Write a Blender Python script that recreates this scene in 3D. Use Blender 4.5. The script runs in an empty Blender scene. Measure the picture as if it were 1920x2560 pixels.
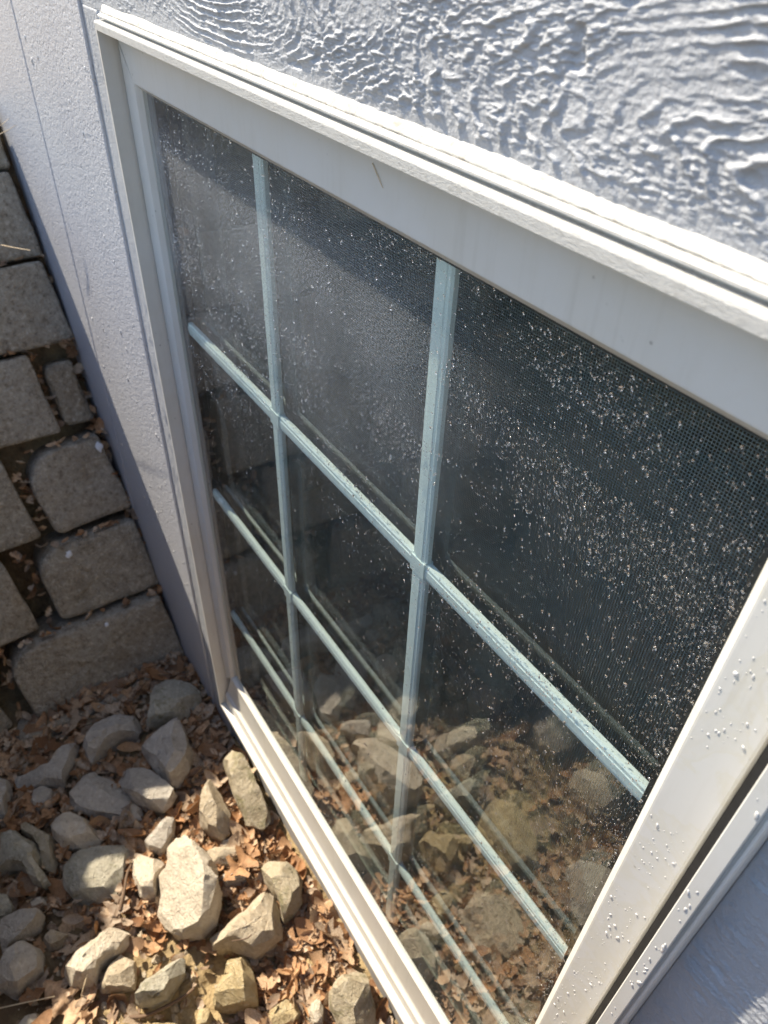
import bpy, bmesh, math, random
import numpy as np
from mathutils import Vector, Matrix

# ---------------------------------------------------------------- units
# One "unit" is the pitch of the window grid (0.20 m). x runs along the house wall,
# y into the house, z up; the floor of the window well lies at z = -4.7 units.
U = 0.2
ZG = -4.7
def W(p):
    return (p[0] * U, p[1] * U, (p[2] - ZG) * U)
def WA(a):
    a = np.array(a, float).reshape(-1, 3)
    a = a.copy(); a[:, 2] -= ZG
    return a * U

scene = bpy.context.scene
C = scene.collection
rng = np.random.default_rng(11)
random.seed(11)

# ---------------------------------------------------------------- camera
F_PX = 1854.722
CAM = np.array([3.33765504, -1.08525049, 0.63351257])
RC = np.array([[0.54876991, 0.83539219, 0.03116846],      # image right
               [0.55000565, -0.33271892, -0.76602344],    # image down
               [-0.62955966, 0.43751344, -0.64205656]])   # forward
cam_d = bpy.data.cameras.new('camera')
cam = bpy.data.objects.new('camera', cam_d); C.objects.link(cam)
cam_d.sensor_fit = 'VERTICAL'
cam_d.sensor_height = 36.0
cam_d.lens = 36.0 * F_PX / 2560.0
cam_d.clip_start = 0.01
cam_d.clip_end = 400.0
M = Matrix.Identity(4)
for i in range(3):
    M[i][0] = RC[0][i]; M[i][1] = -RC[1][i]; M[i][2] = -RC[2][i]
    M[i][3] = W(CAM)[i]
cam.matrix_world = M
cam_d.dof.use_dof = True
cam_d.dof.focus_distance = 0.44
cam_d.dof.aperture_fstop = 14.0
scene.camera = cam

# ---------------------------------------------------------------- light
SUN = Vector((3.6, 1.0, -3.97)).normalized()               # direction the light travels
world = bpy.data.worlds.new('World'); scene.world = world
world.use_nodes = True
wn = world.node_tree.nodes; wl = world.node_tree.links
for n in list(wn): wn.remove(n)
wo = wn.new('ShaderNodeOutputWorld'); wb = wn.new('ShaderNodeBackground'); ws = wn.new('ShaderNodeTexSky')
ws.sky_type = 'NISHITA'; ws.sun_disc = False
ws.sun_elevation = math.asin(-SUN.z)
ws.sun_rotation = math.atan2(-SUN.x, -SUN.y) % (2 * math.pi)
ws.air_density = 1.0; ws.dust_density = 0.9; ws.ozone_density = 1.0
wb.inputs['Strength'].default_value = 0.14
wl.new(ws.outputs[0], wb.inputs[0]); wl.new(wb.outputs[0], wo.inputs[0])
sun_d = bpy.data.lights.new('sun', 'SUN'); sun_d.energy = 5.0; sun_d.angle = math.radians(0.53)
sun_d.color = (1.0, 0.895, 0.72)
sun = bpy.data.objects.new('sun', sun_d); C.objects.link(sun)
sun.rotation_euler = SUN.to_track_quat('-Z', 'Y').to_euler()
sun.location = (-3, -1, 5)
vs = scene.view_settings
vs.view_transform = 'Standard'; vs.look = 'None'; vs.gamma = 1.0; vs.use_curve_mapping = False
vs.exposure = 0.98
scene.cycles.max_bounces = 12
scene.cycles.transparent_max_bounces = 24
scene.cycles.transmission_bounces = 8
scene.cycles.sample_clamp_indirect = 4.0
scene.cycles.caustics_reflective = False
scene.cycles.caustics_refractive = False

# ---------------------------------------------------------------- helpers
def ray(uv):
    q = np.array([(uv[0] - 960) / F_PX, (uv[1] - 1280) / F_PX, 1.0])
    return RC.T @ q
def on_z(uv, z):
    d = ray(uv); t = (z - CAM[2]) / d[2]; return CAM + t * d
def on_y(uv, y):
    d = ray(uv); t = (y - CAM[1]) / d[1]; return CAM + t * d

def tag(o, label, cat, group=None, kind=None):
    if label: o['label'] = label
    if cat: o['category'] = cat
    if group: o['group'] = group
    if kind: o['kind'] = kind
    return o
def empty(name, loc, parent=None):
    o = bpy.data.objects.new(name, None); C.objects.link(o); o.location = W(loc)
    o.empty_display_size = 0.05; o['kind'] = 'thing'
    return o
def mesh_obj(name, verts, faces, mat, parent=None, origin=None, smooth=False):
    """verts in units; origin in units (parent's location by default)"""
    v = WA(verts)
    if parent is not None: org = np.array(parent.location)
    elif origin is not None: org = np.array(W(origin))
    else:
        org = v.mean(0); org[2] = v[:, 2].min()
    me = bpy.data.meshes.new(name)
    v = v - org
    me.from_pydata(v.tolist(), [], [list(map(int, f)) for f in faces])
    if mat is not None: me.materials.append(mat)
    if smooth: me.polygons.foreach_set('use_smooth', [True] * len(me.polygons))
    me.update()
    o = bpy.data.objects.new(name, me); C.objects.link(o)
    if parent is not None: o.parent = parent
    else: o.location = org
    return o
def fast_mesh(name, verts, quads, mat, parent=None, origin=None, smooth=True, tris=False):
    v = WA(verts)
    org = np.array(parent.location) if parent is not None else (np.array(W(origin)) if origin is not None else np.zeros(3))
    v = v - org
    k = 3 if tris else 4
    q = np.asarray(quads, np.int32).reshape(-1, k)
    me = bpy.data.meshes.new(name)
    me.vertices.add(len(v)); me.vertices.foreach_set('co', v.astype(np.float32).ravel())
    me.loops.add(q.size); me.loops.foreach_set('vertex_index', q.ravel())
    me.polygons.add(len(q)); me.polygons.foreach_set('loop_start', np.arange(len(q), dtype=np.int32) * k)
    me.polygons.foreach_set('use_smooth', np.full(len(q), smooth))
    me.update(calc_edges=True); me.validate()
    if mat is not None: me.materials.append(mat)
    o = bpy.data.objects.new(name, me); C.objects.link(o)
    if parent is not None: o.parent = parent
    else: o.location = org
    return o
def grid_quads(nu, nv):
    i = np.arange(nu - 1)[:, None] * nv + np.arange(nv - 1)[None, :]
    return np.stack([i, i + nv, i + nv + 1, i + 1], -1).reshape(-1, 4)
def box_vf(x0, x1, y0, y1, z0, z1):
    v = [(x, y, z) for x in (x0, x1) for y in (y0, y1) for z in (z0, z1)]
    f = [(0, 1, 3, 2), (4, 6, 7, 5), (0, 4, 5, 1), (2, 3, 7, 6), (0, 2, 6, 4), (1, 5, 7, 3)]
    return v, f
def box(name, x0, x1, y0, y1, z0, z1, mat, parent=None, origin=None):
    v, f = box_vf(x0, x1, y0, y1, z0, z1)
    return mesh_obj(name, v, f, mat, parent, origin)

# value noise in numpy
def _h(ix, iy, iz, s):
    n = (ix * 374761393 + iy * 668265263 + iz * 2147483647 + s * 974711) & 0x7fffffff
    n = (n ^ (n >> 13)) * 1274126177 & 0x7fffffff
    n = (n ^ (n >> 16)) & 0xffff
    return n / 65535.0
def noise3(x, y, z, s=0):
    x, y, z = np.broadcast_arrays(np.asarray(x, float), np.asarray(y, float), np.asarray(z, float))
    ix, iy, iz = np.floor(x).astype(np.int64), np.floor(y).astype(np.int64), np.floor(z).astype(np.int64)
    fx, fy, fz = x - ix, y - iy, z - iz
    fx, fy, fz = [f * f * f * (f * (f * 6 - 15) + 10) for f in (fx, fy, fz)]
    r = 0
    for dx in (0, 1):
        for dy in (0, 1):
            for dz in (0, 1):
                r = r + _h(ix + dx, iy + dy, iz + dz, s) * (fx if dx else 1 - fx) * (fy if dy else 1 - fy) * (fz if dz else 1 - fz)
    return r * 2 - 1
def fbm(x, y, z, s=0, oct=4, gain=.5):
    a, r, f = 1.0, 0, 1.0
    for k in range(oct):
        r = r + a * noise3(x * f, y * f, z * f, s + k * 17); a *= gain; f *= 2.03
    return r

# ---------------------------------------------------------------- materials
class NT:
    def __init__(self, name):
        self.m = bpy.data.materials.new(name); self.m.use_nodes = True
        self.t = self.m.node_tree; self.n = self.t.nodes; self.l = self.t.links
        for x in list(self.n): self.n.remove(x)
        self.out = self.n.new('ShaderNodeOutputMaterial')
    def add(self, typ, **kw):
        x = self.n.new(typ)
        for k, v in kw.items(): setattr(x, k, v)
        return x
    def put(self, sock, v):
        if hasattr(v, 'is_output') or isinstance(v, bpy.types.NodeSocket): self.l.new(v, sock)
        else: sock.default_value = v
    def coord(self, which='Object'):
        return self.add('ShaderNodeTexCoord').outputs[which]
    def noise(self, vec, scale, detail=4, rough=.55, dist=0):
        x = self.add('ShaderNodeTexNoise'); self.put(x.inputs['Vector'], vec)
        x.inputs['Scale'].default_value = scale; x.inputs['Detail'].default_value = detail
        x.inputs['Roughness'].default_value = rough; x.inputs['Distortion'].default_value = dist
        return x.outputs['Fac']
    def voro(self, vec, scale, feature='F1', out='Distance'):
        x = self.add('ShaderNodeTexVoronoi'); x.feature = feature; self.put(x.inputs['Vector'], vec)
        x.inputs['Scale'].default_value = scale
        return x.outputs[out]
    def ramp(self, fac, stops):
        x = self.add('ShaderNodeValToRGB'); self.put(x.inputs['Fac'], fac)
        e = x.color_ramp.elements
        while len(e) < len(stops): e.new(0.5)
        for k, (p, c) in enumerate(stops):
            e[k].position = p
            e[k].color = (c, c, c, 1) if isinstance(c, (int, float)) else (c[0], c[1], c[2], 1)
        return x.outputs['Color']
    def math(self, op, a, b=None, c=None):
        x = self.add('ShaderNodeMath', operation=op); self.put(x.inputs[0], a)
        if b is not None: self.put(x.inputs[1], b)
        if c is not None: self.put(x.inputs[2], c)
        return x.outputs[0]
    def mix(self, fac, a, b, blend='MIX'):
        x = self.add('ShaderNodeMix', data_type='RGBA', blend_type=blend)
        self.put(x.inputs['Factor'], fac)
        for s, v in ((x.inputs[6], a), (x.inputs[7], b)):
            if isinstance(v, tuple): v = (v[0], v[1], v[2], 1)
            self.put(s, v)
        return x.outputs[2]
    def bump(self, height, strength=.5, dist=.001, normal=None):
        x = self.add('ShaderNodeBump'); self.put(x.inputs['Height'], height)
        x.inputs['Strength'].default_value = strength; x.inputs['Distance'].default_value = dist
        if normal is not None: self.put(x.inputs['Normal'], normal)
        return x.outputs['Normal']
    def principled(self, color, rough=.6, normal=None, spec=.5, **kw):
        x = self.add('ShaderNodeBsdfPrincipled')
        if isinstance(color, tuple): color = (color[0], color[1], color[2], 1)
        self.put(x.inputs['Base Color'], color); self.put(x.inputs['Roughness'], rough)
        x.inputs['Specular IOR Level'].default_value = spec
        if normal is not None: self.put(x.inputs['Normal'], normal)
        for k, v in kw.items(): self.put(x.inputs[k], v)
        return x
    def done(self, shader):
        self.l.new(shader if isinstance(shader, bpy.types.NodeSocket) else shader.outputs[0], self.out.inputs['Surface']); return self.m

def mat_vinyl(name, col=(.655, .638, .60), dirt=.5, rough=.38, stain=False):
    t = NT(name); P = t.coord()
    n1 = t.noise(P, 14, 6, .65); n2 = t.noise(P, 260, 3, .6)
    d = t.ramp(n1, [(.38, 0.0), (.72, 1.0)])
    c = t.mix(t.math('MULTIPLY', d, dirt), col, (.60, .56, .47))
    spk = t.ramp(t.voro(P, 130), [(.05, 1.0), (.13, 0.0)])
    spk = t.math('MULTIPLY', spk, t.ramp(t.noise(P, 38, 2), [(.60, 0.0), (.68, .85)]))
    c = t.mix(spk, c, (.16, .14, .12))
    if stain:
        s = t.noise(P, 22, 5, .6, 1.2)
        band = t.ramp(s, [(.46, 0.0), (.50, 1.0), (.56, .25), (.62, .75), (.7, 0.2)])
        c = t.mix(t.math('MULTIPLY', band, .45), c, (.62, .58, .47))
    ms = t.add('ShaderNodeMapping'); t.put(ms.inputs['Vector'], P); ms.inputs['Scale'].default_value = (1, 1, .06)
    run = t.math('MULTIPLY', t.ramp(t.noise(ms.outputs[0], 190, 4, .6), [(.5, 0.0), (.72, .5)]), t.ramp(n1, [(.4, 0.0), (.65, 1.0)]))
    c = t.mix(run, c, (.50, .47, .41))
    b = t.bump(n2, .12, .0004)
    return t.done(t.principled(c, rough, b, .45))
M_VINYL = mat_vinyl('white_vinyl')
M_VINYL_S = mat_vinyl('stained_white_vinyl', stain=True, dirt=.12)

def mat_head():
    t = NT('weathered_frame_paint'); P = t.coord()
    m = t.add('ShaderNodeMapping'); t.put(m.inputs['Vector'], P); m.inputs['Scale'].default_value = (1.0, 1, 3.0)
    n1 = t.noise(m.outputs[0], 170, 6, .7, 1.5); n2 = t.noise(m.outputs[0], 420, 4, .7)
    c = t.mix(t.ramp(n1, [(.5, 0.0), (.66, .55)]), (.58, .57, .54), (.35, .335, .30))
    b = t.bump(n1, .55, .0008); b = t.bump(n2, .4, .0004, b)
    return t.done(t.principled(c, .45, b, .4))
M_HEAD = mat_head()

def mat_siding(name, bumpy=1.0):
    t = NT(name); P = t.coord()
    n1 = t.noise(P, 9, 5, .6); n2 = t.noise(P, 900, 4, .7); n3 = t.noise(P, 330, 5, .65)
    c = t.mix(t.ramp(n1, [(.35, 0.0), (.7, 1.0)]), (.455, .465, .485), (.395, .405, .425))
    b = t.bump(n3, .8 * bumpy, .0014); b = t.bump(n2, .4 * bumpy, .0004, b)
    return t.done(t.principled(c, .5, b, .4))
M_SIDING = mat_siding('painted_rough_siding')
def mat_board():
    t = NT('painted_smooth_board'); P = t.coord()
    n1 = t.noise(P, 7, 5, .6); n3 = t.noise(P, 230, 4, .65); pits = t.ramp(t.voro(P, 210), [(.0, 0.0), (.32, 1.0)])
    pm = t.ramp(t.noise(P, 70, 3), [(.46, 1.0), (.56, 0.0)])
    pit = t.math('MAXIMUM', pits, pm)
    c = t.mix(t.ramp(n1, [(.35, 0.0), (.7, 1.0)]), (.515, .52, .55), (.465, .47, .505))
    b = t.bump(n3, .9, .0016); b = t.bump(pit, .9, .0012, b)
    return t.done(t.principled(c, .42, b, .45))
M_BOARD = mat_board()
def mat_caulk():
    t = NT('cream_caulk'); P = t.coord()
    n = t.noise(P, 160, 5, .65); n2 = t.noise(P, 150, 6, .7, .4)
    c = t.mix(t.ramp(n2, [(.53, 0.0), (.66, .6)]), (.64, .62, .57), (.36, .29, .22))
    return t.done(t.principled(c, .7, t.bump(n, .6, .0012), .3))
M_CAULK = mat_caulk()

def mat_block():
    t = NT('concrete_block'); P = t.coord('Object')
    oi = t.add('ShaderNodeObjectInfo').outputs['Random']
    n1 = t.noise(P, 26, 5, .6); n2 = t.noise(P, 105, 8, .82); v = t.voro(P, 260)
    vl = t.noise(P, 9, 4, .6)
    base = t.mix(t.ramp(n1, [(.35, 0.0), (.7, 1.0)]), (.44, .38, .295), (.325, .28, .212))
    base = t.mix(t.math('MULTIPLY', oi, .45), base, (.46, .40, .32))
    base = t.mix(t.ramp(vl, [(.5, 0.0), (.72, .55)]), base, (.29, .21, .125))
    spk = t.ramp(n2, [(.53, 0.0), (.61, .9)]); base = t.mix(spk, base, (.60, .525, .42))
    dk = t.ramp(n2, [(.38, .9), (.475, 0.0)]); base = t.mix(dk, base, (.19, .15, .105))
    h = t.math('ADD', n2, t.math('MULTIPLY', v, .7))
    return t.done(t.principled(base, .95, t.bump(h, 1.0, .004), .2))
M_BLOCK = mat_block()

def mat_rock(name, c1, c2, c3, moss=0.0):
    t = NT(name); P = t.coord('Object'); oi = t.add('ShaderNodeObjectInfo').outputs['Random']
    off = t.add('ShaderNodeVectorMath', operation='ADD'); t.put(off.inputs[0], P)
    cx = t.add('ShaderNodeCombineXYZ'); t.put(cx.inputs[0], t.math('MULTIPLY', oi, 9.0)); t.put(off.inputs[1], cx.outputs[0])
    Q = off.outputs[0]
    n1 = t.noise(Q, 24, 6, .62, .6); n2 = t.noise(Q, 150, 6, .7); n3 = t.noise(Q, 480, 3, .7); v = t.voro(Q, 42, 'DISTANCE_TO_EDGE')
    c = t.mix(t.ramp(n1, [(.34, 0.0), (.66, 1.0)]), c1, c2)
    c = t.mix(t.ramp(n2, [(.52, 0.0), (.68, .8)]), c, c3)
    c = t.mix(t.ramp(n2, [(.32, .5), (.44, 0.0)]), c, (c2[0] * .5, c2[1] * .38, c2[2] * .34))
    if moss:
        g = t.add('ShaderNodeNewGeometry')
        mm = t.ramp(t.noise(Q, 34, 5, .7, .5), [(.62 - .25 * moss, 0.0), (.74 - .2 * moss, 1.0)])
        c = t.mix(t.math('MULTIPLY', mm, .7), c, (.17, .155, .065))
    crack = t.ramp(v, [(.0, 0.0), (.035, 1.0)])
    h = t.math('ADD', t.math('MULTIPLY', n2, 1.0), t.math('ADD', t.math('MULTIPLY', n3, .45), t.math('MULTIPLY', crack, .12)))
    return t.done(t.principled(c, .9, t.bump(h, 1.0, .006), .25))
M_ROCK = {
    'pale': mat_rock('pale_limestone', (.72, .635, .51), (.60, .515, .40), (.78, .72, .62)),
    'grey': mat_rock('grey_limestone', (.58, .525, .45), (.47, .42, .355), (.69, .645, .57)),
    'tan': mat_rock('tan_limestone', (.60, .505, .375), (.48, .395, .28), (.70, .62, .50)),
    'lichen': mat_rock('lichen_limestone', (.54, .50, .40), (.42, .385, .30), (.66, .62, .53), .25),
    'moss': mat_rock('mossy_limestone', (.55, .47, .34), (.43, .36, .25), (.63, .57, .45), .45),
    'yellow': mat_rock('yellow_limestone', (.61, .49, .29), (.49, .38, .21), (.68, .59, .41), .12),
}
def mat_soil():
    t = NT('dry_soil'); P = t.coord('Object')
    n1 = t.noise(P, 4.5, 5, .6); n2 = t.noise(P, 60, 6, .72); n3 = t.noise(P, 330, 4, .75); v = t.voro(P, 150)
    c = t.mix(t.ramp(n1, [(.42, 0.0), (.60, 1.0)]), (.17, .115, .068), (.47, .35, .19))
    # patch of bare sandy soil among the front stones
    dv = t.add('ShaderNodeVectorMath', operation='DISTANCE'); t.put(dv.inputs[0], P); dv.inputs[1].default_value = (1.4 * U, -1.35 * U, 0)
    sm = t.math('ADD', dv.outputs['Value'], t.math('MULTIPLY', t.math('SUBTRACT', t.noise(P, 16, 4), .5), .16))
    c = t.mix(t.ramp(sm, [(.05, .9), (.13, 0.0)]), c, (.46, .345, .19))
    c = t.mix(t.ramp(n2, [(.36, .6), (.52, 0.0)]), c, (.12, .085, .050))
    c = t.mix(t.ramp(n3, [(.60, 0.0), (.74, .7)]), c, (.52, .42, .27))
    h = t.math('ADD', n2, t.math('ADD', t.math('MULTIPLY', n3, .5), t.math('MULTIPLY', v, .5)))
    return t.done(t.principled(c, .97, t.bump(h, 1.0, .006), .15))
M_SOIL = mat_soil()
def mat_leaf():
    t = NT('dead_leaf'); P = t.coord('Object')
    a = t.add('ShaderNodeVertexColor'); a.layer_name = 'tint'
    oi = t.add('ShaderNodeObjectInfo').outputs['Random']
    sep = t.add('ShaderNodeSeparateColor'); t.put(sep.inputs[0], a.outputs[0])
    f = t.math('FRACT', t.math('ADD', sep.outputs[0], oi))
    c = t.ramp(f, [(0.0, (.25, .125, .06)), (.18, (.48, .255, .12)), (.38, (.60, .375, .21)), (.60, (.68, .52, .36)), (.78, (.50, .40, .30)), (.9, (.27, .19, .13)), (1.0, (.40, .215, .105))])
    n = t.noise(P, 130, 4, .65)
    c = t.mix(t.ramp(n, [(.35, .65), (.6, 0.0)]), c, (.17, .085, .04))
    b = t.bump(t.noise(P, 220, 4, .6), .5, .0012)
    pr = t.principled(c, .62, b, .35)
    tr = t.add('ShaderNodeBsdfTranslucent'); t.put(tr.inputs['Color'], c)
    mx = t.add('ShaderNodeMixShader'); mx.inputs[0].default_value = .22
    t.l.new(pr.outputs[0], mx.inputs[1]); t.l.new(tr.outputs[0], mx.inputs[2])
    return t.done(mx)
M_LEAF = mat_leaf()
def mat_plain(name, col, rough=.7, scale=60, var=.25):
    t = NT(name); P = t.coord()
    n = t.noise(P, scale, 4, .6)
    c = t.mix(n, tuple(x * (1 - var) for x in col), tuple(min(1, x * (1 + var)) for x in col))
    return t.done(t.principled(c, rough, t.bump(n, .3, .001), .3))
M_TWIG = mat_plain('twig_bark', (.16, .105, .07), .85, 240)
M_STRAW = mat_plain('dry_straw', (.62, .50, .34), .6, 300)
M_GAP_SHADE = mat_plain('dark_gap_shade', (.055, .055, .058), .55, 200)
M_SPACER = mat_plain('grey_spacer', (.05, .048, .048), .5, 200)
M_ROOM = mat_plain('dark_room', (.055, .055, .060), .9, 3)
M_FOUND = mat_plain('foundation_concrete', (.42, .41, .40), .9, 80)
def mat_muntin():
    t = NT('white_grid_bar'); P = t.coord()
    n = t.noise(P, 300, 3); c = t.mix(n, (.88, .94, .905), (.84, .905, .87))
    return t.done(t.principled(c, .4, None, .4))
M_MUNTIN = mat_muntin()
def mat_glass(name, film):
    # thin pane: Fresnel mirror over a faintly green clear sheet with a film of dried spots
    t = NT(name); P = t.coord()
    g = t.add('ShaderNodeNewGeometry')
    fr = t.add('ShaderNodeFresnel'); fr.inputs['IOR'].default_value = 1.52
    f2 = t.math('MULTIPLY', fr.outputs[0], 1.6)
    f2 = t.math('MINIMUM', f2, .95)
    fac = t.math('MULTIPLY', f2, t.math('SUBTRACT', 1.0, g.outputs['Backfacing']))
    tr = t.add('ShaderNodeBsdfTransparent'); tr.inputs[0].default_value = (.945, .975, .963, 1)
    gl = t.add('ShaderNodeBsdfGlossy'); gl.inputs['Roughness'].default_value = 0.0
    n = t.noise(P, 7, 2, .5)
    b = t.bump(n, .02, .004); t.put(gl.inputs['Normal'], b)
    mx = t.add('ShaderNodeMixShader'); t.put(mx.inputs[0], fac)
    t.l.new(tr.outputs[0], mx.inputs[1]); t.l.new(gl.outputs[0], mx.inputs[2])
    if film:
        sp = t.add('ShaderNodeSeparateXYZ'); t.put(sp.inputs[0], P)
        n1 = t.noise(P, 10, 5, .6); n2 = t.noise(P, 760, 3, .75)
        # dried rain film: heavier towards the head of the sash, washed off lower down
        hgt = t.math('MULTIPLY_ADD', sp.outputs[2], 5.0, t.math('MULTIPLY_ADD', n1, 1.3, -3.75))
        xf = t.add('ShaderNodeMapRange'); t.put(xf.inputs[0], sp.outputs[0]); xf.inputs[1].default_value = .17; xf.inputs[2].default_value = .04
        xf.inputs[3].default_value = .10; xf.inputs[4].default_value = 1.0
        m = t.add('ShaderNodeMapRange'); t.put(m.inputs[0], hgt); m.inputs[1].default_value = 0.0; m.inputs[2].default_value = 1.0
        m.inputs[3].default_value = .012; m.inputs[4].default_value = film
        den = t.math('MULTIPLY', t.math('MULTIPLY', m.outputs[0], xf.outputs[0]), t.ramp(n2, [(.40, .12), (.62, 1.0)]))
        # header shade put into the film: thinner close under the head, reading darker there
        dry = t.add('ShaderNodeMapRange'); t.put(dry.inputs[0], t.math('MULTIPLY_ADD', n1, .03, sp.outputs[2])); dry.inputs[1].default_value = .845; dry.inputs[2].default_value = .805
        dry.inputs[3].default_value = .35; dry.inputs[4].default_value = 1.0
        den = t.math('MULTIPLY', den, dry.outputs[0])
        den = t.math('MULTIPLY', den, t.math('SUBTRACT', 1.0, g.outputs['Backfacing']))
        df = t.add('ShaderNodeBsdfGlossy'); df.inputs[0].default_value = (.80, .83, .88, 1); df.inputs['Roughness'].default_value = .74
        m2 = t.add('ShaderNodeMixShader'); t.put(m2.inputs[0], den)
        t.l.new(mx.outputs[0], m2.inputs[1]); t.l.new(df.outputs[0], m2.inputs[2]); mx = m2
    return t.done(mx)
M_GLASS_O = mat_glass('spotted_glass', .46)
M_GLASS_I = mat_glass('clear_glass', 0)
def mat_water():
    t = NT('water_drop')
    gl = t.add('ShaderNodeBsdfGlass'); gl.inputs['IOR'].default_value = 1.333; gl.inputs['Roughness'].default_value = 0.04
    gs = t.add('ShaderNodeBsdfGlossy'); gs.inputs['Roughness'].default_value = .11; gs.inputs[0].default_value = (1, 1, 1, 1)
    mx = t.add('ShaderNodeMixShader'); mx.inputs[0].default_value = .09
    t.l.new(gl.outputs[0], mx.inputs[1]); t.l.new(gs.outputs[0], mx.inputs[2])
    return t.done(mx)
M_WATER = mat_water()
def mat_film():
    # shallow bead of clear water on a white face: the white shows through, with a wet glint
    t = NT('water_bead')
    return t.done(t.principled((.67, .66, .64), .10, None, .8, **{'Coat Weight': 1.0, 'Coat Roughness': .03}))
M_BEAD = mat_film()
def mat_screen():
    t = NT('insect_screen'); P = t.coord()
    sp = t.add('ShaderNodeSeparateXYZ'); t.put(sp.inputs[0], P)
    def wire(s):
        f = t.math('FRACT', t.math('MULTIPLY', s, 1 / .0016)); d = t.math('ABSOLUTE', t.math('SUBTRACT', f, .5))
        return t.math('GREATER_THAN', d, .34)
    w = t.math('MAXIMUM', wire(sp.outputs[0]), wire(sp.outputs[2]))
    df = t.principled((.20, .215, .235), .55, None, .5)
    tr = t.add('ShaderNodeBsdfTransparent')
    mx = t.add('ShaderNodeMixShader'); t.put(mx.inputs[0], w)
    t.l.new(tr.outputs[0], mx.inputs[1]); t.l.new(df.outputs[0], mx.inputs[2])
    return t.done(mx)
M_SCREEN = mat_screen()

# ================================================================ GROUND
# plan of the window well: distance inside the well from its sloping block sides
SLOPE = 0.40                     # horizontal setback of the block face per unit of height
X0 = -1.15                       # foot of the left side
YF = -2.7                        # foot of the front side
RCOR = 1.3
TOPZ = -0.55
XR = 7.6
def well_dist(x, y):
    """signed distance from the foot line (positive inside the well)"""
    cx, cy = X0 + RCOR, YF + RCOR
    dl = x - X0; df = y - YF; dr = XR - x
    d = np.minimum(np.minimum(dl, df), dr)
    incorner = (x < cx) & (y < cy)
    dc = RCOR - np.hypot(x - cx, y - cy)
    return np.where(incorner, dc, d)
def steep(f):
    return SLOPE * (1 - f) + .03 * f                      # the front of the well stands almost upright
def ground_z(x, y):
    d = well_dist(x, y)
    ang = np.arctan2(y - (YF + RCOR), x - (X0 + RCOR))     # -pi on the left side, -pi/2 on the front
    f = np.clip((ang + np.pi) / (np.pi / 2), 0, 1)
    f = np.where(y >= YF + RCOR, np.where(x > X0 + RCOR, 1.0, 0.0), np.where(x >= X0 + RCOR, 1.0, f))
    out = np.clip((-d - .62) / steep(f), 0, TOPZ - .1 - ZG)
    n = .05 * fbm(x * 1.3, y * 1.3, 0 * x, 3, 3) + .022 * fbm(x * 9, y * 9, 0 * x, 5, 3) + .008 * fbm(x * 40, y * 40, 0 * x, 6, 2)
    return ZG + out + n
def axis(pieces):
    a = []
    for (s, e, n) in pieces: a += list(np.linspace(s, e, n, endpoint=False))
    return np.array(a + [pieces[-1][1]])
gx = axis([(-300, -12, 10), (-12, -1.9, 40), (-1.9, 2.8, 210), (2.8, 12, 60), (12, 300, 10)])
gy = axis([(-300, -12, 10), (-12, -4.0, 30), (-4.0, -2.2, 60), (-2.2, .1, 120), (.1, 8, 6), (8, 300, 6)])
GX, GY = np.meshgrid(gx, gy, indexing='ij')
GZ = ground_z(GX, GY)
GZ = np.where(GY > .2, ZG - .3, GZ)
ground = fast_mesh('ground', np.stack([GX, GY, GZ], -1).reshape(-1, 3), grid_quads(len(gx), len(gy)), M_SOIL, origin=(0, 0, ZG))
ground['kind'] = 'structure'

# ================================================================ HOUSE WALL
YW = -.08
wall = empty('house_wall', (1.5, YW, ZG))
tag(wall, 'house wall of pale lavender painted rough siding and smooth boards around the window', 'wall')

XJ0, XJ1, ZH, ZS = -.13, 3.137, .181, -4.2      # opening of the window frame
def grain(x, z, seed=0):
    """relief of rough-sawn plywood under thick paint (units), broad cathedral grain lying along x"""
    wz = .014 * fbm(x * 1.3, z * 3.5, 0 * x, seed + 2, 3) + .0035 * fbm(x * 9, z * 24, 0 * x, seed + 3, 3)
    wx = .05 * fbm(x * 4, z * 9, 0 * x, seed + 1, 3) + .018 * fbm(x * 26, z * 40, 0 * x, seed + 13, 2)
    X = x + wx; Z = z + wz
    # cathedral arches opening to the right, and nested rings over the left corner
    d1 = np.sqrt(((X - 2.95) / 3.2) ** 2 + (Z - .345) ** 2)
    d2 = np.sqrt(((X - .92) / 3.6) ** 2 + (Z - .43) ** 2)
    ph = np.minimum(d1, d2 + .035) * 52
    f = ph - np.floor(ph)
    amp = .62 + .75 * np.clip(fbm(x * 4, z * 11, 0 * x, seed + 5, 2), -.6, 1)
    edge = 1 / (1 + np.exp(-(f - .16) * 40)) * np.clip(1 - f, 0, 1) ** 1.1       # steep step, long run out
    bead = np.clip(fbm(x * 30, z * 60, 0 * x, seed + 6, 3) * .9 + .8, .1, 1.6)
    rid = np.exp(-((f - .24) / .11) ** 2) * bead
    ph2 = ph * 3.0; f2 = ph2 - np.floor(ph2)
    patch = .30 + .70 * np.clip(fbm(x * 3.5, z * 9, 0 * x, seed + 9, 2) * 1.3 + .35, 0, 1)
    small = np.exp(-((f2 - .4) / .2) ** 2) * np.clip(fbm(x * 40, z * 90, 0 * x, seed + 11, 2) + .55, 0, 1.3)
    grit = np.clip(fbm(x * 55, z * 150, 0 * x, seed + 8, 3), -.1, 1)
    pit = np.clip(fbm(x * 11, z * 17, 0 * x, seed + 12, 2) - .95, 0, .3)
    return amp * (.0031 * edge + .0046 * rid) + patch * (.0026 * small + .0040 * grit) - .03 * pit

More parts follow.
